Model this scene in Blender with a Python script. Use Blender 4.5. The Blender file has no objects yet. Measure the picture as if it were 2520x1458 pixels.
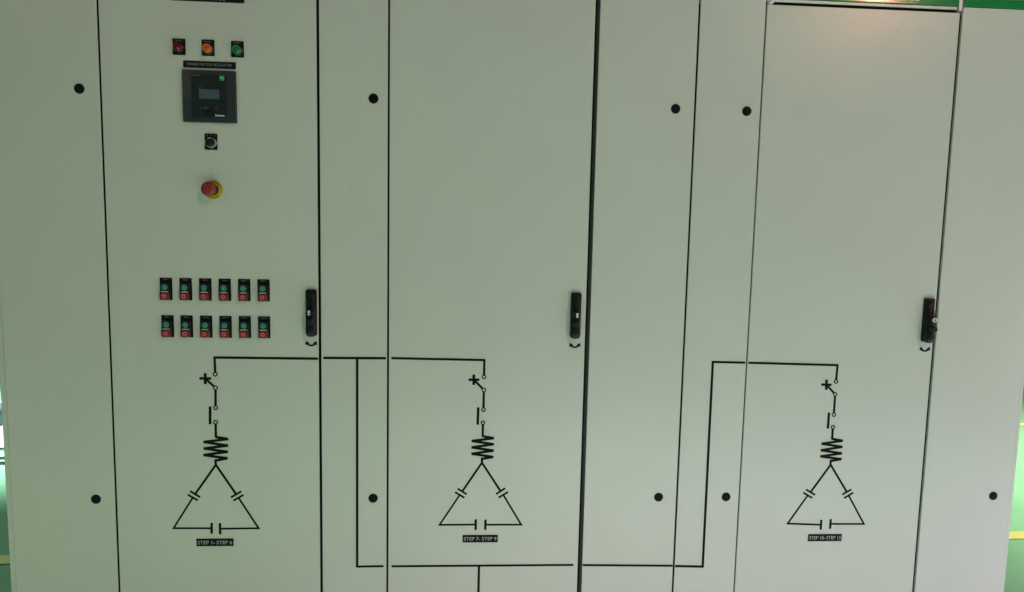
import bpy, bmesh, math, random
from mathutils import Vector, Matrix
random.seed(7)
C = bpy.context.scene.collection
S = bpy.context.scene

# ------------------------------------------------------------------ camera
cam_d = bpy.data.cameras.new('camera')
cam = bpy.data.objects.new('camera', cam_d); C.objects.link(cam)
cr = Vector((0.99802713, -0.05916331, 0.02101302))
cu = Vector((-0.01539397, 0.09387783, 0.99546471))
cf = Vector((0.06086764, 0.99382426, -0.09278186))
M3 = Matrix((cr, cu, -cf)).transposed()
cam.matrix_world = Matrix.Translation((1.05101, -1.907, 1.44628)) @ M3.to_4x4()
cam_d.sensor_width = 36; cam_d.lens = 36 * 1576.26 / 2520
cam_d.clip_start = 0.05; cam_d.clip_end = 200
S.camera = cam

# ------------------------------------------------------------------ world, lamps, exposure
w = bpy.data.worlds.new('World'); S.world = w; w.use_nodes = True
bg = w.node_tree.nodes['Background']
bg.inputs[0].default_value = (1.0, 0.80, 0.66, 1); bg.inputs[1].default_value = 0.056
S.view_settings.view_transform = 'Standard'; S.view_settings.look = 'None'
S.view_settings.exposure = 0; S.view_settings.gamma = 1

def area(name, loc, target, size, power, color, spread=180):
    l = bpy.data.lights.new(name, 'AREA'); l.shape = 'SQUARE'; l.size = size
    l.energy = power; l.color = color; l.spread = math.radians(spread)
    o = bpy.data.objects.new(name, l); C.objects.link(o); o.location = loc
    o.rotation_euler = (Vector(target) - Vector(loc)).to_track_quat('-Z', 'Y').to_euler()
    return o
# high-bay lamps of the hall, and added fill lamps; the floor fills throw their light down on the green floor, which lights the cabinets from below
area('hall_lamp_key', (5.3, -6.0, 6.2), (4.6, -4.6, 0.0), 0.55, 128, (1.0, 0.94, 0.93))
area('hall_lamp_second', (-4.7, -6.0, 6.2), (-4.2, -4.6, 0), 0.55, 70, (0.98, 0.95, 0.90))
area('hall_lamp_warm', (7.0, -7.6, 5.2), (2.5, 0, 1.8), 0.20, 78, (1.0, 0.44, 0.29))
area('floor_fill_left', (-0.6, -2.0, 4.2), (-0.6, -2.0, 0), 0.8, 34, (0.86, 0.97, 0.87), 60)  # this and the next two are added fill, bounced off the floor
area('floor_fill_middle', (1.6, -2.0, 4.2), (1.6, -2.0, 0), 0.8, 93, (0.98, 0.74, 1.0), 60)
area('floor_fill_right', (3.8, -1.8, 4.2), (3.8, -1.8, 0), 0.8, 128, (0.85, 0.57, 1.0), 60)
area('side_fill_light', (6.0, -2.0, 0.8), (2.5, 0, 0.3), 1.5, 20, (1.0, 0.80, 0.75))  # added low fill from the right, not a lamp of the hall
area('hall_lamp_behind_left', (-2.1, 2.95, 5.0), (-2.1, 2.95, 0), 0.4, 100, (0.75, 1.0, 0.95), 36)
area('far_left_fill', (-4.5, 4.5, 5.0), (-4.5, 4.5, 0), 0.6, 170, (0.55, 1.0, 0.75))  # added weak fill that lifts the dim floor at the left
area('hall_lamp_behind_right', (5.6, 1.6, 5.0), (5.6, 1.6, 0), 0.6, 112, (0.82, 1.0, 0.72), 60)

# ------------------------------------------------------------------ materials
def mat(name, col, rough=0.5, metal=0.0, spec=0.5, coat=0.0, bump=None, mottle=None, emis=None):
    m = bpy.data.materials.new(name); m.use_nodes = True
    n = m.node_tree.nodes; L = m.node_tree.links; b = n['Principled BSDF']
    b.inputs['Base Color'].default_value = (*col, 1); b.inputs['Roughness'].default_value = rough
    b.inputs['Metallic'].default_value = metal; b.inputs['Specular IOR Level'].default_value = spec
    b.inputs['Coat Weight'].default_value = coat; b.inputs['Coat Roughness'].default_value = 0.08
    tc = n.new('ShaderNodeNewGeometry')
    if mottle:
        amt, scales = mottle
        prev = None
        for k, sc in enumerate(scales):
            t = n.new('ShaderNodeTexNoise'); t.inputs['Scale'].default_value = sc
            t.inputs['Detail'].default_value = 1.0 if name == 'grey_powder_coat' else 5; t.inputs['Roughness'].default_value = 0.5
            L.new(tc.outputs['Position'], t.inputs['Vector'])
            mr = n.new('ShaderNodeMapRange'); mr.inputs['From Min'].default_value = 0.25; mr.inputs['From Max'].default_value = 0.75
            mr.inputs['To Min'].default_value = 1 - amt; mr.inputs['To Max'].default_value = 1 + amt
            L.new(t.outputs['Fac'], mr.inputs['Value'])
            if prev is None: prev = mr.outputs['Result']
            else:
                mu = n.new('ShaderNodeMath'); mu.operation = 'MULTIPLY'
                L.new(prev, mu.inputs[0]); L.new(mr.outputs['Result'], mu.inputs[1]); prev = mu.outputs[0]
        vm = n.new('ShaderNodeVectorMath'); vm.operation = 'SCALE'
        vm.inputs[0].default_value = col; L.new(prev, vm.inputs['Scale'])
        L.new(vm.outputs['Vector'], b.inputs['Base Color'])
    if bump:
        h = None
        for sc, st, dist in bump:
            t = n.new('ShaderNodeTexNoise'); t.inputs['Scale'].default_value = sc; t.inputs['Detail'].default_value = 2
            L.new(tc.outputs['Position'], t.inputs['Vector'])
            bp = n.new('ShaderNodeBump'); bp.inputs['Strength'].default_value = st; bp.inputs['Distance'].default_value = dist
            L.new(t.outputs['Fac'], bp.inputs['Height'])
            if h: L.new(h, bp.inputs['Normal'])
            h = bp.outputs['Normal']
        L.new(h, b.inputs['Normal'])
    return m

def cabinet_paint():
    # pale grey powder coat: orange peel, faint waviness of the sheet, handling smudges
    m = mat('grey_powder_coat', (0.56, 0.60, 0.52), rough=0.36, spec=0.5,
            bump=[(1.3, 0.12, 0.006), (420, 0.22, 0.0004)],
            mottle=(0.014, (1.4, 4.5)))
    n = m.node_tree.nodes; L = m.node_tree.links; b = n['Principled BSDF']
    g = n['Geometry'] if 'Geometry' in n else [x for x in n if x.type == 'NEW_GEOMETRY'][0]
    t = n.new('ShaderNodeTexNoise'); t.inputs['Scale'].default_value = 1.6; t.inputs['Detail'].default_value = 1
    L.new(g.outputs['Position'], t.inputs['Vector'])
    mr = n.new('ShaderNodeMapRange'); mr.inputs['From Min'].default_value = 0.35; mr.inputs['From Max'].default_value = 0.7
    mr.inputs['To Min'].default_value = 0.248; mr.inputs['To Max'].default_value = 0.256
    L.new(t.outputs['Fac'], mr.inputs['Value']); L.new(mr.outputs['Result'], b.inputs['Roughness'])
    # a few finger smudges: sparse soft spots, slightly darker
    v = n.new('ShaderNodeTexVoronoi'); v.inputs['Scale'].default_value = 3.0
    tn = n.new('ShaderNodeTexNoise'); tn.inputs['Scale'].default_value = 14
    L.new(g.outputs['Position'], tn.inputs['Vector'])
    mx = n.new('ShaderNodeVectorMath'); mx.operation = 'SCALE'; mx.inputs['Scale'].default_value = 0.08
    L.new(tn.outputs['Color'], mx.inputs[0])
    ad = n.new('ShaderNodeVectorMath'); ad.operation = 'ADD'
    L.new(g.outputs['Position'], ad.inputs[0]); L.new(mx.outputs['Vector'], ad.inputs[1]); L.new(ad.outputs['Vector'], v.inputs['Vector'])
    m2 = n.new('ShaderNodeMapRange'); m2.interpolation_type = 'SMOOTHSTEP'
    m2.inputs['From Min'].default_value = 0.0; m2.inputs['From Max'].default_value = 0.05
    m2.inputs['To Min'].default_value = 0.93; m2.inputs['To Max'].default_value = 1.0
    L.new(v.outputs['Distance'], m2.inputs['Value'])
    src = b.inputs['Base Color'].links[0].from_socket
    sc = n.new('ShaderNodeVectorMath'); sc.operation = 'SCALE'
    L.new(src, sc.inputs[0]); L.new(m2.outputs['Result'], sc.inputs['Scale']); cur = sc.outputs['Vector']
    # particular marks on the doors: a grey spot, rubbed streaks, a thumb mark
    for (x, z, sx_, sz_, amt) in ((2.256, 2.029, .007, .009, .16), (2.316, 2.095, .006, .035, .07), (2.39, 2.085, .03, .02, .035), (1.12, 1.60, .010, .007, .07), (.02, 1.28, .03, .02, .05), (.70, 1.58, .02, .01, .04), (1.33, 1.10, .03, .02, .03)):
        sub = n.new('ShaderNodeVectorMath'); sub.operation = 'SUBTRACT'; sub.inputs[1].default_value = (x, 0, z)
        L.new(ad.outputs['Vector'], sub.inputs[0])
        off = n.new('ShaderNodeVectorMath'); off.operation = 'SUBTRACT'; off.inputs[1].default_value = (.04, .04, .04); L.new(sub.outputs['Vector'], off.inputs[0])
        dv = n.new('ShaderNodeVectorMath'); dv.operation = 'DIVIDE'; dv.inputs[1].default_value = (sx_, 1, sz_); L.new(off.outputs['Vector'], dv.inputs[0])
        ln = n.new('ShaderNodeVectorMath'); ln.operation = 'LENGTH'; L.new(dv.outputs['Vector'], ln.inputs[0])
        mm = n.new('ShaderNodeMapRange'); mm.interpolation_type = 'SMOOTHSTEP'; mm.inputs['From Max'].default_value = 1.6
        mm.inputs['To Min'].default_value = 1 - amt; mm.inputs['To Max'].default_value = 1.0; L.new(ln.outputs['Value'], mm.inputs['Value'])
        s2 = n.new('ShaderNodeVectorMath'); s2.operation = 'SCALE'; L.new(cur, s2.inputs[0]); L.new(mm.outputs['Result'], s2.inputs['Scale']); cur = s2.outputs['Vector']
    oi = n.new('ShaderNodeObjectInfo'); mo = n.new('ShaderNodeMapRange'); mo.inputs['To Min'].default_value = 0.985; mo.inputs['To Max'].default_value = 1.015
    L.new(oi.outputs['Random'], mo.inputs['Value'])
    s3 = n.new('ShaderNodeVectorMath'); s3.operation = 'SCALE'; L.new(cur, s3.inputs[0]); L.new(mo.outputs['Result'], s3.inputs['Scale'])
    L.new(s3.outputs['Vector'], b.inputs['Base Color'])
    return m
PAINT = cabinet_paint()
RUBBER = mat('black_rubber', (0.004, 0.005, 0.004), 0.8, spec=0.08)
PLUG = mat('black_plug_plastic', (0.004, 0.005, 0.006), 0.5, spec=0.12)
RUBBER2 = mat('dark_grey_rubber', (0.014, 0.017, 0.014), 0.6, spec=0.35)
VINYL = mat('black_vinyl', (0.005, 0.007, 0.005), 0.6, spec=0.10)
PLATE = mat('black_engraved_plate', (0.005, 0.007, 0.008), 0.45, spec=0.14)
BLKPL = mat('black_plastic', (0.008, 0.009, 0.009), 0.34, spec=0.4, bump=[(300, 0.15, 0.0004)])
HPL = mat('black_handle_plastic', (0.0045, 0.006, 0.006), 0.36, spec=0.32, bump=[(260, 0.2, 0.0004)])
REGPL = mat('charcoal_plastic', (0.024, 0.033, 0.036), 0.42, spec=0.4, bump=[(500, 0.2, 0.0003)], mottle=(0.12, (8.0,)))
REGIN = mat('charcoal_front_film', (0.013, 0.022, 0.023), 0.3, spec=0.4)
SCREEN = mat('grey_lcd', (0.062, 0.098, 0.118), 0.3, spec=0.5, mottle=(0.15, (60.0,)))
CHROME = mat('chrome', (0.75, 0.75, 0.73), 0.16, 1.0)
SATIN = mat('satin_metal_ring', (0.62, 0.63, 0.61), 0.36, 1.0)
ZINC = mat('zinc_bracket', (0.48, 0.54, 0.58), 0.35, 0.5)
LOCKF = mat('bright_lock_face', (0.82, 0.83, 0.80), 0.38, 0.6)
WHITE = mat('engraved_white', (0.36, 0.39, 0.38), 0.6)
WHITE2 = mat('engraved_grey_white', (0.22, 0.24, 0.24), 0.6)
LOGOW = mat('printed_white', (0.75, 0.78, 0.75), 0.5)
REDL = mat('red_lamp_lens', (0.085, 0.002, 0.010), 0.22, coat=0.5, spec=0.5, bump=[(500, 0.4, 0.0005)])
REDL2 = mat('red_lamp_lens_core', (0.16, 0.002, 0.010), 0.22, coat=0.5)
ORAL = mat('orange_lamp_lens', (0.62, 0.16, 0.008), 0.22, coat=0.5)
ORAL2 = mat('orange_lamp_lens_core', (0.42, 0.085, 0.003), 0.3, coat=0.4)
GRNL = mat('green_lamp_lens', (0.012, 0.20, 0.075), 0.22, coat=0.5)
GRNL2 = mat('green_lamp_lens_core', (0.003, 0.125, 0.035), 0.3, coat=0.4)
BTNG = mat('green_button_plastic', (0.018, 0.18, 0.125), 0.35)
BTNGW = mat('green_button_mark', (0.09, 0.40, 0.29), 0.4)
BTNR = mat('red_button_plastic', (0.22, 0.014, 0.022), 0.35)
BTNRW = mat('red_button_mark', (0.50, 0.16, 0.15), 0.4)
BTNW = mat('clear_window_plastic', (0.52, 0.55, 0.50), 0.3)
ESR = mat('red_mushroom_plastic', (0.235, 0.022, 0.010), 0.42, coat=0.0)
ESY = mat('yellow_collar_plastic', (0.50, 0.42, 0.003), 0.4)
GREENBAND = mat('glossy_green_band', (0.014, 0.22, 0.065), 0.12, spec=0.35, mottle=(0.12, (7.0,)))
REGGREEN = mat('bright_green_print', (0.02, 0.27, 0.08), 0.35)
REGGREEN2 = mat('pale_green_print', (0.20, 0.70, 0.33), 0.35)

def floor_mat():
    m = mat('green_epoxy_floor', (0.28, 0.50, 0.32), rough=0.22, spec=0.5, mottle=(0.09, (0.7, 4.0)), bump=[(3.0, 0.3, 0.004), (40, 0.1, 0.0005)])
    return m
FLOOR = floor_mat()
LINE = mat('yellow_floor_paint', (0.80, 0.66, 0.22), 0.4, mottle=(0.15, (12.0,)))
WALLM = mat('pale_green_wall', (0.30, 0.46, 0.37), 0.7, mottle=(0.06, (0.6,)))
DARKM = mat('dark_crate_plastic', (0.035, 0.035, 0.055), 0.5, mottle=(0.2, (9.0,)))
CABLE = mat('black_cable', (0.02, 0.03, 0.025), 0.6)

# ------------------------------------------------------------------ helpers
WL = {}
def tag(o, label=None, cat=None, group=None, kind=None):
    if label: o['label'] = label
    if cat: o['category'] = cat
    if group: o['group'] = group
    if kind: o['kind'] = kind
    return o
def empty(name, loc):
    o = bpy.data.objects.new(name, None); C.objects.link(o); o.location = loc; o.empty_display_size = 0.1
    WL[o] = Vector(loc); return o
def obj(name, bm, m, parent=None, loc=(0, 0, 0), smooth=False, label=None):
    me = bpy.data.meshes.new(name); bm.to_mesh(me); bm.free()
    for mm in (m if isinstance(m, (list, tuple)) else [m]): me.materials.append(mm)
    if smooth:
        for p in me.polygons: p.use_smooth = True
        try: me.set_sharp_from_angle(angle=math.radians(38))
        except Exception: pass
    o = bpy.data.objects.new(name, me); C.objects.link(o)
    WL[o] = Vector(loc)
    if parent: o.parent = parent; o.location = Vector(loc) - WL[parent]
    else: o.location = loc
    if label: o['label'] = label
    return o
def B(): return bmesh.new()
def box(bm, x0, x1, y0, y1, z0, z1, bev=0.0, seg=2, only_vertical_front=False, mi=0):
    r = bmesh.ops.create_cube(bm, size=1)
    for v in r['verts']:
        v.co = Vector(((x0 + x1) / 2 + v.co.x * (x1 - x0), (y0 + y1) / 2 + v.co.y * (y1 - y0), (z0 + z1) / 2 + v.co.z * (z1 - z0)))
    es = {e for v in r['verts'] for e in v.link_edges}
    fs = {f for v in r['verts'] for f in v.link_faces}
    for f in fs: f.material_index = mi
    if bev:
        bmesh.ops.bevel(bm, geom=list(es), offset=bev, segments=seg, affect='EDGES', profile=0.5)
def rbox(bm, x0, x1, y0, y1, z0, z1, rad, bev=0.0, n=6, mi=0):
    """slab facing -Y with rounded corners in the XZ plane"""
    pts = []
    for (cx, cz, a0) in ((x1 - rad, z1 - rad, 0), (x0 + rad, z1 - rad, 90), (x0 + rad, z0 + rad, 180), (x1 - rad, z0 + rad, 270)):
        for k in range(n + 1):
            a = math.radians(a0 + 90 * k / n); pts.append((cx + rad * math.cos(a), cz + rad * math.sin(a)))
    prism(bm, pts, y0, y1, bev, mi)
def prism(bm, pts, y0, y1, bev=0.0, mi=0):
    """outline in XZ extruded from y0 (front) to y1 (back); bev = chamfer of the front rim"""
    cx = sum(p[0] for p in pts) / len(pts); cz = sum(p[1] for p in pts) / len(pts)
    hw = max(abs(p[0] - cx) for p in pts); hh = max(abs(p[1] - cz) for p in pts)
    rings = []
    if bev:
        for ins, yy in ((bev, y0), (bev * 0.3, y0 + bev * 0.3), (0, y0 + bev)):
            rings.append([bm.verts.new((cx + (x - cx) * (1 - ins / hw), yy, cz + (z - cz) * (1 - ins / hh))) for x, z in pts])
    else: rings.append([bm.verts.new((x, y0, z)) for x, z in pts])
    rings.append([bm.verts.new((x, y1, z)) for x, z in pts])
    f = bm.faces.new(rings[0]); f.material_index = mi
    for a, b in zip(rings, rings[1:]):
        for i in range(len(pts)):
            j = (i + 1) % len(pts); f = bm.faces.new((a[i], b[i], b[j], a[j])); f.material_index = mi
    f = bm.faces.new(list(reversed(rings[-1]))); f.material_index = mi
def lathe(bm, cx, cz, prof, n=40, mi=0):
    """profile [(radius, y)] turned round the Y axis, front (most negative y) first"""
    rings = []
    for r, y in prof:
        if r < 1e-6: rings.append([bm.verts.new((cx, y, cz))])
        else: rings.append([bm.verts.new((cx + r * math.cos(2 * math.pi * k / n), y, cz + r * math.sin(2 * math.pi * k / n))) for k in range(n)])
    for a, b in zip(rings, rings[1:]):
        for k in range(n):
            j = (k + 1) % n
            if len(a) == 1: f = bm.faces.new((a[0], b[k], b[j]))
            elif len(b) == 1: f = bm.faces.new((a[k], b[0], a[j]))
            else: f = bm.faces.new((a[k], b[k], b[j], a[j]))
            f.material_index = mi
def fix(bm):
    bmesh.ops.recalc_face_normals(bm, faces=bm.faces[:]); return bm
def quad(bm, pts, y, t=0.0004):
    """thin film piece of the given outline: front at y, thickness t"""
    prism(bm, pts, y, y + t)
_eps = [0]
def ribbon(bm, a, b, wd, ext=0.0, y=-0.0006):
    _eps[0] = (_eps[0] + 1) % 9; y -= _eps[0] * 0.00003
    wd *= 1.19
    a = Vector(a); b = Vector(b); d = (b - a).normalized(); nn = Vector((-d.y, d.x)) * wd / 2
    a = a - d * ext; b = b + d * ext
    quad(bm, [tuple(a + nn), tuple(a - nn), tuple(b - nn), tuple(b + nn)], y)
def ring(bm, cx, cz, ro, ri, y=-0.0009, t=0.0005, n=28, a0=0, a1=360):
    full = (a1 - a0) >= 360; m = n if full else n + 1
    V = []
    for k in range(m):
        a = math.radians(a0 + (a1 - a0) * k / n); c, s = math.cos(a), math.sin(a)
        V.append([bm.verts.new((cx + r * c, yy, cz + r * s)) for r, yy in ((ro, y), (ri, y), (ri, y + t), (ro, y + t))])
    for k in range(n):
        p, q = V[k], V[(k + 1) % m]
        for i in range(4): bm.faces.new((p[i], q[i], q[(i + 1) % 4], p[(i + 1) % 4]))
def text_bm(s, size, cx, cz, y, width=None, align='CENTER', rot=0.0, bold=0.0, shear=0.0, t=0.0003, bm=None):
    c = bpy.data.curves.new('lettering', 'FONT'); c.body = s; c.size = size; c.align_x = align; c.align_y = 'CENTER'
    c.offset = bold; c.shear = shear; c.extrude = t / 2; c.resolution_u = 3
    o = bpy.data.objects.new('tmp', c); C.objects.link(o)
    dg = bpy.context.evaluated_depsgraph_get(); dg.update()
    me = bpy.data.meshes.new_from_object(o.evaluated_get(dg))
    bpy.data.objects.remove(o); bpy.data.curves.remove(c)
    xs = [v.co.x for v in me.vertices]; zs = [v.co.y for v in me.vertices]
    mx = (min(xs) + max(xs)) / 2; mz = (min(zs) + max(zs)) / 2
    k = (width / (max(xs) - min(xs))) if width else 1.0
    b2 = bm or bmesh.new(); n0 = len(b2.verts)
    b2.from_mesh(me); bpy.data.meshes.remove(me)
    b2.verts.ensure_lookup_table()
    ca, sa = math.cos(rot), math.sin(rot)
    for v in b2.verts[n0:]:
        x = (v.co.x - mx) * k; z = (v.co.y - mz); q = v.co.z
        v.co = Vector((cx + x * ca - z * sa, y - q, cz + x * sa + z * ca))
    return b2

# ------------------------------------------------------------------ the setting
bm = B(); box(bm, -30, 30, -25, 16, -0.1, 0.0); tag(obj('floor', bm, FLOOR), kind='structure', label='glossy green epoxy workshop floor')
bm = B()
def fl(bm, a, b, wd, z=0.004):
    a = Vector(a); b = Vector(b); d = (b - a).normalized(); n_ = Vector((-d.y, d.x)) * wd / 2
    vs = [bm.verts.new((*(p), z)) for p in (a + n_, a - n_, b - n_, b + n_)]; bm.faces.new(vs)
    vs = [bm.verts.new((*(p), z + 0.0)) for p in ()]
fl(bm, (-9, 0.62), (14, 1.36), 0.075); tag(obj('floor_line', bm, LINE), kind='structure')
bm = B(); fl(bm, (2, 2.95), (14, 2.95), 0.06); tag(obj('floor_line', bm, LINE), kind='structure')
bm = B(); box(bm, -30, 30, 16, 16.2, 0, 14); tag(obj('wall', bm, WALLM), kind='structure')

# things standing on the floor beyond the left end of the cabinets
def crate(loc, sx, sy, sz, label):
    t = empty('storage_crate', loc)
    bm = B(); box(bm, -sx/2, sx/2, -sy/2, sy/2, 0.0, sz, 0.008); obj('crate_body', bm, DARKM, t, loc)
    bm = B(); box(bm, -sx/2 - .01, sx/2 + .01, -sy/2 - .01, sy/2 + .01, sz + .001, sz + .03, 0.006); obj('lid', bm, DARKM, t, loc)
    return tag(t, label, 'crate')
crate((-2.60, 2.78, 0), 0.5, 0.4, 0.10, 'dark low crate on the green floor beyond the left cabinet')
cc = bpy.data.curves.new('c', 'CURVE'); cc.dimensions = '3D'; cc.bevel_depth = 0.008; cc.bevel_resolution = 3
for k, (yo, wob) in enumerate(((2.28, .03), (2.15, -.02), (2.02, .03))):
    sp = cc.splines.new('BEZIER'); pts = [(-1.62, yo + .02, .012), (-1.95, yo + wob, .012), (-2.4, yo - wob, .012), (-2.9, yo + .1, .012)]
    sp.bezier_points.add(len(pts) - 1)
    for p_, q in zip(sp.bezier_points, pts): p_.co = q; p_.handle_left_type = p_.handle_right_type = 'AUTO'
co = bpy.data.objects.new('t', cc); C.objects.link(co)
dg = bpy.context.evaluated_depsgraph_get(); me = bpy.data.meshes.new_from_object(co.evaluated_get(dg)); bpy.data.objects.remove(co)
bm = B(); bm.from_mesh(me); o = obj('cable_loop', bm, CABLE); tag(o, 'thin dark cable lying in loops on the green floor', 'cable')

# ------------------------------------------------------------------ the cabinets
ZB, ZD, ZT = 0.12, 2.141, 2.159      # door bottom, door top, cover top
def enclosure(root, x0, x1, left_end=False, right_end=False):
    bm = B(); box(bm, x0 + .0012, x1 - .0012, .026, .62, .10, 2.157, .003); obj('enclosure_body', bm, PAINT, root)
    bm = B(); box(bm, x0 + .02, x1 - .02, .05, .60, 0.0, .099, .003); obj('plinth', bm, RUBBER2, root)
    if left_end:
        bm = B(); box(bm, -.3155, -.2985, .005, .64, .10, 2.158, .002); obj('side_panel', bm, PAINT, root)
    if right_end:
        bm = B(); box(bm, 2.7995, 2.8135, .003, .64, .10, 2.158, .003); obj('side_panel', bm, PAINT, root)
def door(root, x0, x1, smudge=None):
    bm = B(); box(bm, x0, x1, 0, .021, ZB, ZD, .0018, 3); return obj('door', bm, PAINT, root)
def cover(root, x0, x1):
    bm = B(); box(bm, x0, x1, 0, .021, ZB, ZT - .001, .0018, 3); return obj('side_cover', bm, PAINT, root)
def gasket(root, x0, x1, y=.006, m=RUBBER):
    bm = B(); box(bm, x0, x1, y, .0255, ZB + .003, ZD - .004); return obj('gasket', bm, m, root)
def top_rail(root, x0, x1):
    bm = B(); box(bm, x0, x1, .0012, .0255, 2.1500, 2.1580, .0008); obj('top_rail', bm, PAINT, root)
    bm = B(); box(bm, x0, x1, .0045, .0250, 2.1395, 2.1498); obj('gasket', bm, RUBBER, root)
def band(root, x0, x1):
    bm = B(); box(bm, x0, x1, -.001, .60, 2.1595, 2.1845, .0012); o = obj('green_top_band', bm, GREENBAND, root); return o
def cap(root, x, z, cov):
    bm = B(); lathe(bm, x, z, [(0, -.0042), (.006, -.0041), (.0115, -.0032), (.0138, -.0016), (.0143, .0002)], 32); obj('blanking_plug', fix(bm), PLUG, cov, smooth=True)

def film(parent, name, fn):
    bm = B(); fn(bm); return obj(name, fix(bm), VINYL, parent)

def circuit(parent, x, z, d):
    g = {k: (x + a / 1000, z + b / 1000) for k, (a, b) in d.items()}
    def mid(a, b): return ((g[a][0] + g[b][0]) / 2, (g[a][1] + g[b][1]) / 2)
    def f(bm):
        W = .0060; R = .0072
        c1, c2, c3, c4 = g['c1'], g['c2'], g['c3'], g['c4']
        ribbon(bm, (g['corner'][0], g['corner'][1] + .0028), (c1[0], c1[1] + R * .8), W)
        for c in (c1, c2, c3, c4): ring(bm, c[0], c[1], R, R - .0034)
        cc_ = Vector(g['crossc']); d2 = (cc_ - Vector(c2)).normalized()
        ribbon(bm, Vector(c2) + d2 * R * .8, cc_, .0058)
        ribbon(bm, g['crossL'], g['crossR'], .0066); ribbon(bm, g['crossT'], g['crossB'], .0070)
        ribbon(bm, (c2[0], c2[1] - R * .8), (c3[0], c3[1] + R * .8), W)
        ribbon(bm, g['bar_t'], g['bar_b'], .0066)
        ribbon(bm, (c4[0], c4[1] - R * .8), (g['zz0'][0], g['zz0'][1] - .002), W)
        h = .0039
        for i in range(8):
            a, b = g['zz%d' % i], g['zz%d' % (i + 1)]
            _eps[0] = (_eps[0] + 1) % 9
            quad(bm, [(a[0], a[1] + h), (a[0], a[1] - h), (b[0], b[1] - h), (b[0], b[1] + h)], -.0006 - _eps[0] * .00003)
        ribbon(bm, (g['zz8'][0], g['zz8'][1] + h), (g['apex'][0], g['apex'][1] - .002), W)
        w2 = .0056; wp = .0052
        for s in 'LR':
            up = mid('cap%su_a' % s, 'cap%su_b' % s); lo = mid('cap%sl_a' % s, 'cap%sl_b' % s)
            ribbon(bm, g['apex'], up, w2, .001); ribbon(bm, g['cap%su_a' % s], g['cap%su_b' % s], wp); ribbon(bm, g['cap%sl_a' % s], g['cap%sl_b' % s], wp)
            corner = Vector(g['tri' + s]); pm = Vector(mid('pl_t', 'pl_b') if s == 'L' else mid('pr_t', 'pr_b'))
            # mitred corner path lo -> corner -> plate
            a = (corner - Vector(lo)).normalized(); b = (pm - corner).normalized()
            na = Vector((-a.y, a.x)); nb = Vector((-b.y, b.x)); m_ = (na + nb).normalized(); k = min(w2 / 2 / max(m_.dot(na), .25), .0065)
            _eps[0] = (_eps[0] + 1) % 9; y = -.0006 - _eps[0] * .00003; lo = Vector(lo)
            quad(bm, [tuple(lo + na * w2 / 2), tuple(lo - na * w2 / 2), tuple(corner - m_ * k), tuple(corner + m_ * k)], y)
            quad(bm, [tuple(corner + m_ * k), tuple(corner - m_ * k), tuple(pm - nb * w2 / 2), tuple(pm + nb * w2 / 2)], y - .00002)
        ribbon(bm, g['pl_t'], g['pl_b'], .0060); ribbon(bm, g['pr_t'], g['pr_b'], .0060)
    return film(parent, 'circuit_symbol', f)
K = "corner c1 c2 c3 c4 crossc crossL crossR crossT crossB bar_t bar_b zz0 zz1 zz2 zz3 zz4 zz5 zz6 zz7 zz8 apex capLu_a capLu_b capLl_a capLl_b capRu_a capRu_b capRl_a capRl_b triL triR pl_t pl_b pr_t pr_b".split()
def D(v): return {k: (v[2 * i], v[2 * i + 1]) for i, k in enumerate(K)}
SYM1 = D([-1,50, 0,0, 0,-41, -1,-101, -2,-145, -29,-13, -46,-13, -12,-13, -29,3, -29,-30, -17,-97, -18,-151, -2,-190, 34,-196, -39,-205, 33,-216, -39,-225, 32,-235, -40,-245, 31,-255, -5,-262, -4,-275, -81,-356, -52,-375, -88,-367, -59,-385, 69,-357, 38,-376, 75,-368, 45,-386, -132,-471, 118,-473, -20,-455, -21,-489, 4,-456, 4,-491])
SYM2 = D([0,50, 0,0, 0,-40, 0,-101, -1,-142, -31,-9, -47,-9, -14,-9, -31,7, -31,-25, -16,-94, -17,-148, -1,-184, 34,-190, -35,-199, 34,-209, -35,-219, 34,-229, -35,-239, 33,-249, -2,-255, -2,-267, -75,-349, -47,-367, -83,-360, -54,-378, 71,-348, 43,-367, 80,-360, 51,-378, -129,-464, 123,-465, -18,-447, -18,-481, 12,-448, 12,-481])
SYM3 = D([1,51, 0,0, 0,-41, 0,-106, 0,-146, -31,-10, -47,-10, -14,-11, -31,6, -30,-27, -16,-99, -16,-151, 0,-184, 36,-190, -34,-200, 36,-210, -35,-221, 36,-231, -35,-241, 36,-250, 0,-256, 1,-268, -74,-349, -43,-367, -82,-359, -52,-377, 75,-349, 46,-366, 82,-360, 53,-378, -127,-461, 125,-464, -17,-449, -17,-482, 14,-447, 14,-479])

def nameplate(root, cx, cz, wd, ht, s, size, textw, tz=0.0, tx=0.0, m=WHITE, bold=0.0, name='nameplate'):
    bm = B(); box(bm, cx - wd/2, cx + wd/2, -.0015, .0003, cz - ht/2, cz + ht/2, .0003, 1); p = obj(name, bm, PLATE, root)
    obj('lettering', text_bm(s, size, cx + tx, cz + tz, -.0018, textw, bold=bold), m, p)
    return p
def turn_arrow(root, cx, cz):
    def f(bm):
        R_, wd = .0150, .0056; zc = cz + .0105
        ring(bm, cx, zc, R_ + wd/2, R_ - wd/2, a0=222, a1=318, n=18)
        for s, a in ((-1, 218), (1, 322)):
            a = math.radians(a); p = Vector((cx + R_ * math.cos(a), zc + R_ * math.sin(a)))
            tdir = Vector((s * .42, 1.0)).normalized(); nn = Vector((-tdir.y, tdir.x))
            quad(bm, [tuple(p + tdir * .0090), tuple(p + nn * .0072 - tdir * .0025), tuple(p - nn * .0072 - tdir * .0025)], -.0010)
    return film(root, 'turn_arrow', f)
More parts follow.
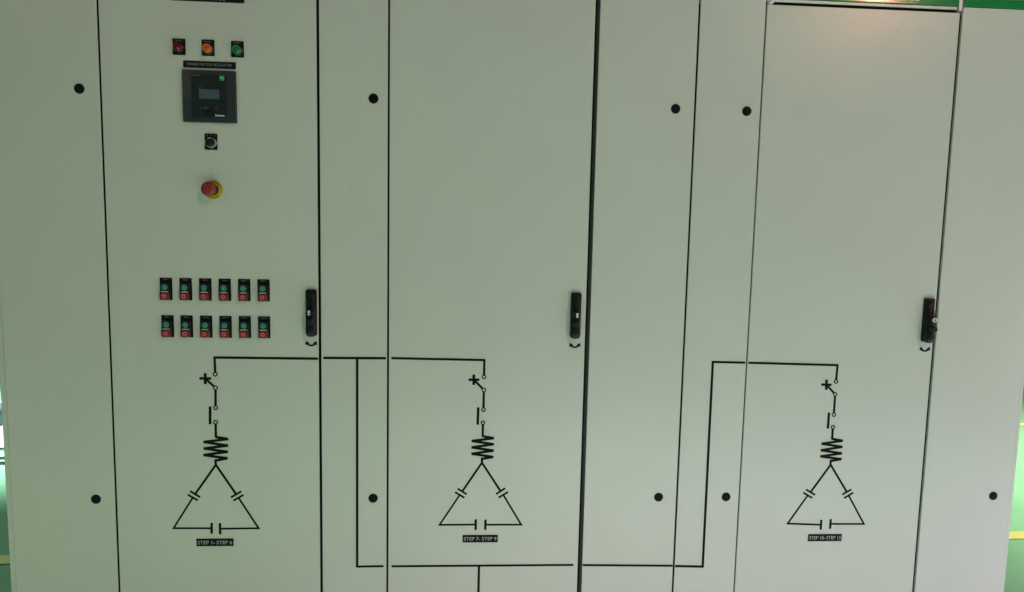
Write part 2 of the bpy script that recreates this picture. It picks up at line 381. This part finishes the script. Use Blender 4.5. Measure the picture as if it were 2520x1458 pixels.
def handle(root, cx, cz, ajar=0.0):
    h = .137 / 2; wd = .0155
    bm = B(); rbox(bm, cx - wd, cx + wd, -.011, .0005, cz - h, cz + h, .0055, .003)
    hd = obj('door_handle', fix(bm), HPL, root, smooth=True)
    # lever: narrow neck on top, wider grip with a rolled lip below
    bm = B()
    prof = [(.0, -.012, .0100), (.012, -.0150, .0115), (.030, -.0175, .0122), (.060, -.0195, .0126), (.095, -.0215, .0130), (.118, -.0235, .0132), (.128, -.0225, .0118), (.1335, -.018, .0085)]
    rings = []
    for dz, yf, hw in prof:
        z = cz + h - .014 - dz * .93; yf -= ajar * dz
        sec = [(-hw, -.0112), (-hw, yf + .004), (-hw * .82, yf + .0012), (-hw * .45, yf), (hw * .45, yf), (hw * .82, yf + .0012), (hw, yf + .004), (hw, -.0112)]
        rings.append([bm.verts.new((cx + a, b, z)) for a, b in sec])
    for a, b in zip(rings, rings[1:]):
        for i in range(len(a)): j = (i + 1) % len(a); bm.faces.new((a[i], a[j], b[j], b[i]))
    bm.faces.new(rings[0]); bm.faces.new(list(reversed(rings[-1])))
    obj('lever', fix(bm), HPL, hd, smooth=True)
    # top pivot boss
    bm = B(); lathe(bm, cx, cz + h - .014, [(0, -.0185), (.0055, -.0180), (.0078, -.0155), (.0082, -.0105)], 24); obj('pivot', fix(bm), HPL, hd, smooth=True)
    # lock barrel with bright face, and the black turn knob under it
    zl = cz + .0035
    bm = B(); lathe(bm, cx, zl, [(.0082, -.0335), (.0094, -.0325), (.0098, -.030), (.0100, -.0150)], 28); lathe(bm, cx, zl, [(0, -.0325), (.0082, -.0335)], 28); obj('lock_collar', fix(bm), HPL, hd, smooth=True)
    bm = B()
    if ajar:
        lathe(bm, cx, zl, [(.0030, -.0350), (.0036, -.0372), (.0062, -.0374), (.0074, -.0360), (.0078, -.0320)], 28)
        lathe(bm, cx, zl, [(0, -.0352), (.0034, -.0350)], 20, mi=1)
    else:
        rbox(bm, cx - .0036, cx + .0036, -.0366, -.0325, zl - .0006, zl + .0066, .0030, .0012)
        rbox(bm, cx - .0036, cx + .0036, -.0366, -.0325, zl - .0072, zl - .0014, .0026, .0012)
        rbox(bm, cx - .0016, cx + .0016, -.0350, -.0325, zl - .0020, zl + .0002, .0008, mi=1)
    obj('lock_barrel', fix(bm), (LOCKF, BLKPL), hd, smooth=True)
    zk = cz - .0255
    bm = B(); lathe(bm, cx, zk, [(r_, y_ - (.012 if ajar and y_ < -.02 else 0)) for r_, y_ in ((0, -.0275), (.0035, -.0285), (.0068, -.0283), (.0085, -.0268), (.0095, -.0235), (.0100, -.0150))], 28); obj('key_cover', fix(bm), BLKPL, hd, smooth=True)
    return hd

# ---- bay one
bay1 = tag(empty('switchgear_cabinet', (.15, 0, 0)), 'grey steel cabinet whose door carries the push buttons, regulator and red emergency stop', 'cabinet', 'cabinets of the capacitor bank')
enclosure(bay1, -.2985, .600, left_end=True)
cvA = cover(bay1, -.2965, -.0031); cap(bay1, -.057, 1.832, cvA); cap(bay1, -.057, .643, cvA)
d1 = door(bay1, .0026, .5965); gasket(bay1, -.0035, .0032, .0025); gasket(bay1, .5962, .5998, .0025)
top_rail(bay1, .0020, .5965); band(bay1, -.3155, .5985)
circuit(d1, .2964, 1.0232, SYM1)
film(d1, 'bus_line', lambda bm: ribbon(bm, (.2926, 1.0732), (.5950, 1.0725), .0062))
nameplate(bay1, .2848, .507, .109, .0235, 'STEP 1- STEP 6', .0155, .101, bold=.0001)
nameplate(bay1, .299, 2.103, .200, .044, '3000 KVAR', .026, .093, tz=-.0085, bold=.0003)
nameplate(bay1, .300, 1.9098, .1445, .0185, 'POWER FACTOR REGULATOR', .0110, .122, m=WHITE2, name='nameplate')
handle(bay1, .5775, 1.2105); turn_arrow(bay1, .5755, 1.1165)

def lamp(cx, cz, word, m1, m2, label):
    bm = B(); box(bm, cx - .0173, cx + .0173, -.0022, .0003, cz - .022, cz + .022, .0005, 1)
    p = obj('indicator_lamp', bm, PLATE, bay1, label=label)
    obj('lettering', text_bm(word, .0048, cx, cz + .0165, -.0026, .021), WHITE2, p)
    lx, lz = cx + .0010, cz - .0045
    bm = B(); lathe(bm, lx, lz, [(.0118, -.0085), (.0136, -.0080), (.0146, -.0060), (.0148, -.0015)], 36); lathe(bm, lx, lz, [(.0110, -.0050), (.0118, -.0085)], 36)
    obj('bezel', fix(bm), BLKPL if m1 is REDL else m_bez[m1.name], p, smooth=True)
    bm = B(); lathe(bm, lx, lz, [(.0078, -.0188), (.0100, -.0190), (.0113, -.0178), (.0118, -.0150), (.0119, -.0040)], 36)
    obj('lens', fix(bm), m1, p, smooth=True)
    bm = B(); lathe(bm, lx, lz, [(0, -.0176), (.0050, -.0177), (.0079, -.0186)], 36); obj('lens_centre', fix(bm), m2, p, smooth=True)
m_bez = {'orange_lamp_lens': mat('amber_bezel', (0.10, 0.04, 0.02), 0.28, spec=.6), 'green_lamp_lens': mat('green_bezel', (0.012, 0.03, 0.028), 0.28, spec=.6)}
lamp(.2178, 1.9560, 'PHASE 1', REDL, REDL2, 'red indicator lamp')
lamp(.2972, 1.9560, 'PHASE 2', ORAL, ORAL2, 'orange indicator lamp')
lamp(.3778, 1.9550, 'PHASE 3', GRNL, GRNL2, 'green indicator lamp')

# regulator
rx, rz = .2995, 1.8215
bm = B(); rbox(bm, rx - .0735, rx + .0735, -.009, .0005, rz - .0718, rz + .0718, .0022, .0025); reg = obj('power_factor_regulator', fix(bm), REGPL, bay1, smooth=True)
bm = B(); rbox(bm, rx - .048, rx + .050, -.0100, -.0085, rz - .060, rz + .061, .002, .0006); obj('front_film', fix(bm), REGIN, reg)
bm = B(); rbox(bm, rx - .0272, rx + .0288, -.0103, -.0098, rz - .0075, rz + .0185, .0012); obj('screen', fix(bm), SCREEN, reg)
bm = B(); rbox(bm, rx + .0305, rx + .0440, -.0103, -.0098, rz + .0435, rz + .0580, .0008); lg = obj('logo_tile', fix(bm), REGGREEN, reg)
text_ = text_bm('VPL', .0058, rx + .0373, rz + .0505, -.0106, .0110, bold=.0002, rot=-.15); obj('lettering', text_, REGGREEN2, reg)
for args in (('VarPlus Logic', .0042, rx - .0335, rz + .0562, -.0104, .0245), ('MENU', .0030, rx - .0225, rz + .0222, -.0104, .0095), ('ESC', .0034, rx - .0215, rz - .0335, -.0104, .0075), ('OK', .0034, rx + .0200, rz - .0345, -.0104, .0058)): obj('lettering', text_bm(*args), WHITE2, reg)
obj('lettering', text_bm('Schneider', .0070, rx + .0300, rz - .0525, -.0104, .0265, bold=.00025), LOGOW, reg)
bm = B()
pts = [(rx + .000 + .0185 * math.cos(a), rz - .0405 + .0115 * math.sin(a)) for a in [2 * math.pi * k / 36 for k in range(36)]]
prism(bm, pts, -.0108, -.0099, .0004); kp = obj('keypad', fix(bm), BLKPL, reg, smooth=True)
bm = B()
for dx, dz, w_, h_ in ((0, .0068, .004, .0022), (0, -.0068, .004, .0022), (-.0115, 0, .0024, .0036), (.0115, 0, .0024, .0036)):
    rbox(bm, rx + dx - w_, rx + dx + w_, -.0114, -.0105, rz - .0405 + dz - h_, rz - .0405 + dz + h_, .0008)
obj('arrow_keys', fix(bm), REGIN, kp)

# selector switch
sx, sz = .2995, 1.6965
bm = B(); box(bm, sx - .0172, sx + .0172, -.0022, .0003, sz - .0225, sz + .0225, .0005, 1); sw = obj('selector_switch', bm, PLATE, bay1)
for ch_, dx_ in (('M', -.0110), ('O', 0), ('A', .0110)): obj('lettering', text_bm(ch_, .0050, sx + dx_, sz + .0170, -.0026), WHITE, sw)
kx, kz = sx + .0015, sz - .0035
bm = B(); lathe(bm, kx, kz, [(.0118, -.0100), (.0126, -.0112), (.0140, -.0108), (.0146, -.0090), (.0148, -.0018)], 40); obj('chrome_ring', fix(bm), SATIN, sw, smooth=True)
bm = B(); lathe(bm, kx, kz, [(0, -.0125), (.0095, -.0125), (.0115, -.0112), (.0118, -.0060)], 40); obj('knob_base', fix(bm), BLKPL, sw, smooth=True)
bm = B(); box(bm, -.0042, .0042, -.0245, -.0120, -.0100, .0100, .0014, 3)
bmesh.ops.rotate(bm, verts=bm.verts[:], cent=(0, 0, 0), matrix=Matrix.Rotation(math.radians(-24), 3, 'Y')); bmesh.ops.translate(bm, verts=bm.verts[:], vec=(kx, 0, kz)); obj('knob', bm, BLKPL, sw, smooth=True)

# emergency stop
ex, ez = .3015, 1.5615
bm = B(); lathe(bm, ex, ez, [(0, -.0016), (.0266, -.0016), (.0270, -.0010), (.0270, .0004)], 48); es = obj('emergency_stop', fix(bm), ESY, bay1)
def arc_text(bt, s, a_start, a_end, r, size, flip=False):
    for i, ch in enumerate(s):
        if ch == ' ': continue
        a = math.radians(a_start + (a_end - a_start) * i / (len(s) - 1))
        text_bm(ch, size, ex + r * math.cos(a), ez + r * math.sin(a), -.0019, rot=(a - math.pi / 2) if not flip else (a + math.pi / 2), bold=.0003, bm=bt)
BLKPR = mat('black_print', (0.03, 0.035, 0.01), .6)
bt = B(); arc_text(bt, 'EMERGENCY', 158, 14, .0228, .0080); obj('lettering', bt, BLKPR, es)
bt = B(); arc_text(bt, 'STOP', 238, 302, .0228, .0080, True); obj('lettering', bt, BLKPR, es)
bm = B(); lathe(bm, ex, ez, [(.0115, -.0260), (.0125, -.0180), (.0150, -.0100), (.0162, -.0080), (.0165, -.0014)], 36); obj('stem', fix(bm), BLKPL, es, smooth=True)
bm = B(); lathe(bm, ex, ez, [(0, -.0400), (.0075, -.0396), (.0145, -.0380), (.0185, -.0355), (.0205, -.0325), (.0208, -.0295), (.0195, -.0262), (.0160, -.0245), (.0110, -.0240)], 48); obj('mushroom_head', fix(bm), ESR, es, smooth=True)

# twelve twin push buttons
def push_button(px, pz, word):
    bm = B(); box(bm, px - .0173, px + .0173, -.0020, .0003, pz - .0322, pz + .0322, .0005, 1); p = obj('push_button', bm, PLATE, bay1)
    obj('lettering', text_bm(word, .0046, px, pz + .0272, -.0024, .0028 * len(word) * .85), WHITE2, p)
    return p
def pb_parts(p, px, pz):
    bm = B(); rbox(bm, px - .0138, px + .0138, -.0100, -.0015, pz - .0312, pz + .0178, .0045, .0016); obj('button_housing', fix(bm), BLKPL, p, (0, 0, 0), smooth=True)
    gz = pz + .0058
    bm = B(); lathe(bm, px, gz, [(0, -.0125), (.0070, -.0125), (.0082, -.0118), (.0086, -.0095)], 30); g_ = obj('start_button', fix(bm), BTNG, p, smooth=True)
    bm = B(); ring(bm, px, gz, .0080, .0070, y=-.0128, t=.0004); box(bm, px - .0014, px + .0014, -.0129, -.0124, gz - .0042, gz + .0042); obj('start_mark', fix(bm), BTNGW, p)
    bm = B(); rbox(bm, px - .0096, px + .0096, -.0115, -.0098, pz - .0090, pz - .0056, .0006, .0004); obj('indicator_window', fix(bm), BTNW, p)
    rz_ = pz - .0200
    bm = B()
    pts = [(px - .0125, rz_ + .0090), (px - .0125, rz_ - .0060)] + [(px - .0125 + .0125 * (1 - math.cos(t_)) , rz_ - .0060 - .0042 * math.sin(t_)) for t_ in [math.pi / 2 * k / 6 for k in range(1, 7)]]
    pts += [(2 * px - a, b) for a, b in reversed(pts[:-1])]
    prism(bm, pts, -.0165, -.0095, .0012); obj('stop_button', fix(bm), BTNR, p, smooth=True)
    bm = B(); ring(bm, px, rz_ + .0006,   .0061, .0029, y=-.0168, t=.0004); obj('stop_mark', fix(bm), BTNRW, p)
first = None
for r_, zc in ((0, 1.2735), (1, 1.1645)):
    for c_ in range(6):
        px = .1635 + c_ * .0553 + (.0012 if r_ and c_ == 0 else 0)
        p = push_button(px, zc, 'STEP %d' % (r_ * 6 + c_ + 1))
        if first is None:
            pb_parts(p, px, zc); first = (p, px, zc)
        else:
            for ch in [q for q in first[0].children if q.name.split('.')[0] != 'lettering']:
                q = ch.copy(); C.objects.link(q); q.parent = p
                q.location = Vector((px - first[1], 0, zc - first[2]))
# parts keep their own origin at the cabinet's foot
for p_ in [o for o in bpy.data.objects if o.name.startswith('push_button')]: pass

# ---- bay two
bay2 = tag(empty('switchgear_cabinet', (1.15, 0, 0)), 'grey steel cabinet in the middle, its plain door marked STEP 7 - STEP 9', 'cabinet', 'cabinets of the capacitor bank')
enclosure(bay2, .600, 1.700)
cvB = cover(bay2, .6040, .7975); cap(bay2, .757, 1.832, cvB); cap(bay2, .757, .643, cvB)
d2 = door(bay2, .8030, 1.3925); cvC = cover(bay2, 1.4065, 1.6970); cap(bay2, 1.641, 1.832, cvC); cap(bay2, 1.641, .643, cvC)
gasket(bay2, .6002, .6044, .0025); gasket(bay2, .7968, .8037, .0025); gasket(bay2, 1.3915, 1.4075, .010); gasket(bay2, 1.6965, 1.6998, .0025)
bm = B(); rbox(bm, 1.3975, 1.4058, .0015, .0095, ZB + .003, ZD - .003, .001, .002); obj('edge_seal', fix(bm), RUBBER2, bay2, smooth=True)
top_rail(bay2, .8030, 1.3925); band(bay2, .6015, 1.6985)
circuit(d2, 1.0884, 1.0214, SYM2)
film(d2, 'bus_line', lambda bm: ribbon(bm, (.8105, 1.0762), (1.0910, 1.0730), .0060))
film(d2, 'bus_line', lambda bm: (ribbon(bm, (.8130, .4255), (1.3785, .4240), .0056), ribbon(bm, (1.0828, .4240), (1.0812, .13), .0062)))
film(cvB, 'bus_line', lambda bm: (ribbon(bm, (.6105, 1.0750), (.7945, 1.0757), .0062), ribbon(bm, (.7096, 1.0750), (.7086, .4230), .0062), ribbon(bm, (.7060, .4258), (.7890, .4262), .0056)))
film(cvC, 'bus_line', lambda bm: ribbon(bm, (1.4080, .4232), (1.6955, .4180), .0056))
nameplate(bay2, 1.0849, .5123, .109, .0235, 'STEP 7- STEP 9', .0155, .101, bold=.0001)
handle(bay2, 1.3610, 1.2135); turn_arrow(bay2, 1.3620, 1.1195)

# ---- bay three
bay3 = tag(empty('switchgear_cabinet', (2.25, 0, 0)), 'right grey steel cabinet with its door marked STEP 10 - STEP 12', 'cabinet', 'cabinets of the capacitor bank')
enclosure(bay3, 1.700, 2.7995, right_end=True)
cvD = cover(bay3, 1.7025, 1.8980); cap(bay3, 1.857, 1.832, cvD); cap(bay3, 1.857, .643, cvD)
d3 = door(bay3, 1.9020, 2.4950); cvE = cover(bay3, 2.5040, 2.7985); cap(bay3, 2.741, 1.832, cvE); cap(bay3, 2.741, .643, cvE)
gasket(bay3, 1.7002, 1.7035, .0025); gasket(bay3, 1.8970, 1.9030, .005); gasket(bay3, 2.4940, 2.5050, .0075)
top_rail(bay3, 1.9020, 2.4850); gb = band(bay3, 1.7015, 2.8135)
obj('lettering', text_bm('Schneider', .0105, 2.3370, 2.1735, -.0014, .060, bold=.0004, shear=.2), LOGOW, gb); obj('lettering', text_bm('Electric', .0050, 2.3450, 2.1655, -.0014, .026), LOGOW, gb)
bm = B(); box(bm, 2.4865, 2.4985, -.0030, .02, 2.1455, 2.1900, .0012); obj('corner_bracket', bm, ZINC, bay3)
bm = B(); lathe(bm, 1.9135, 2.1468, [(0, -.0085), (.0030, -.0078), (.0050, -.0050), (.0055, .0015), (.0055, .010)], 24); obj('hinge_pin', fix(bm), mat('glare_white_pin', (.95, .95, .95), .18, coat=1.0), bay3, smooth=True)  # pin coloured white to stand in for the glare on it
bm = B(); box(bm, 1.9025, 1.9065, .0015, .009, 2.1425, 2.1475, .0004, 1); obj('hinge_bracket', bm, ZINC, bay3)
circuit(d3, 2.1891, 1.0153, SYM3)
film(d3, 'bus_line', lambda bm: ribbon(bm, (1.9050, 1.0722), (2.1925, 1.0672), .0060))
film(cvD, 'bus_line', lambda bm: (ribbon(bm, (1.7035, .4168), (1.7955, .4140), .0062), ribbon(bm, (1.7930, .4115), (1.7922, 1.0765), .0064), ribbon(bm, (1.7892, 1.0738), (1.8945, 1.0724), .0060)))
nameplate(bay3, 2.1876, .5070, .111, .0235, 'STEP 10- STEP 12', .0152, .104, bold=.0001)
handle(bay3, 2.4690, 1.2135, ajar=.04); turn_arrow(bay3, 2.4700, 1.1195)
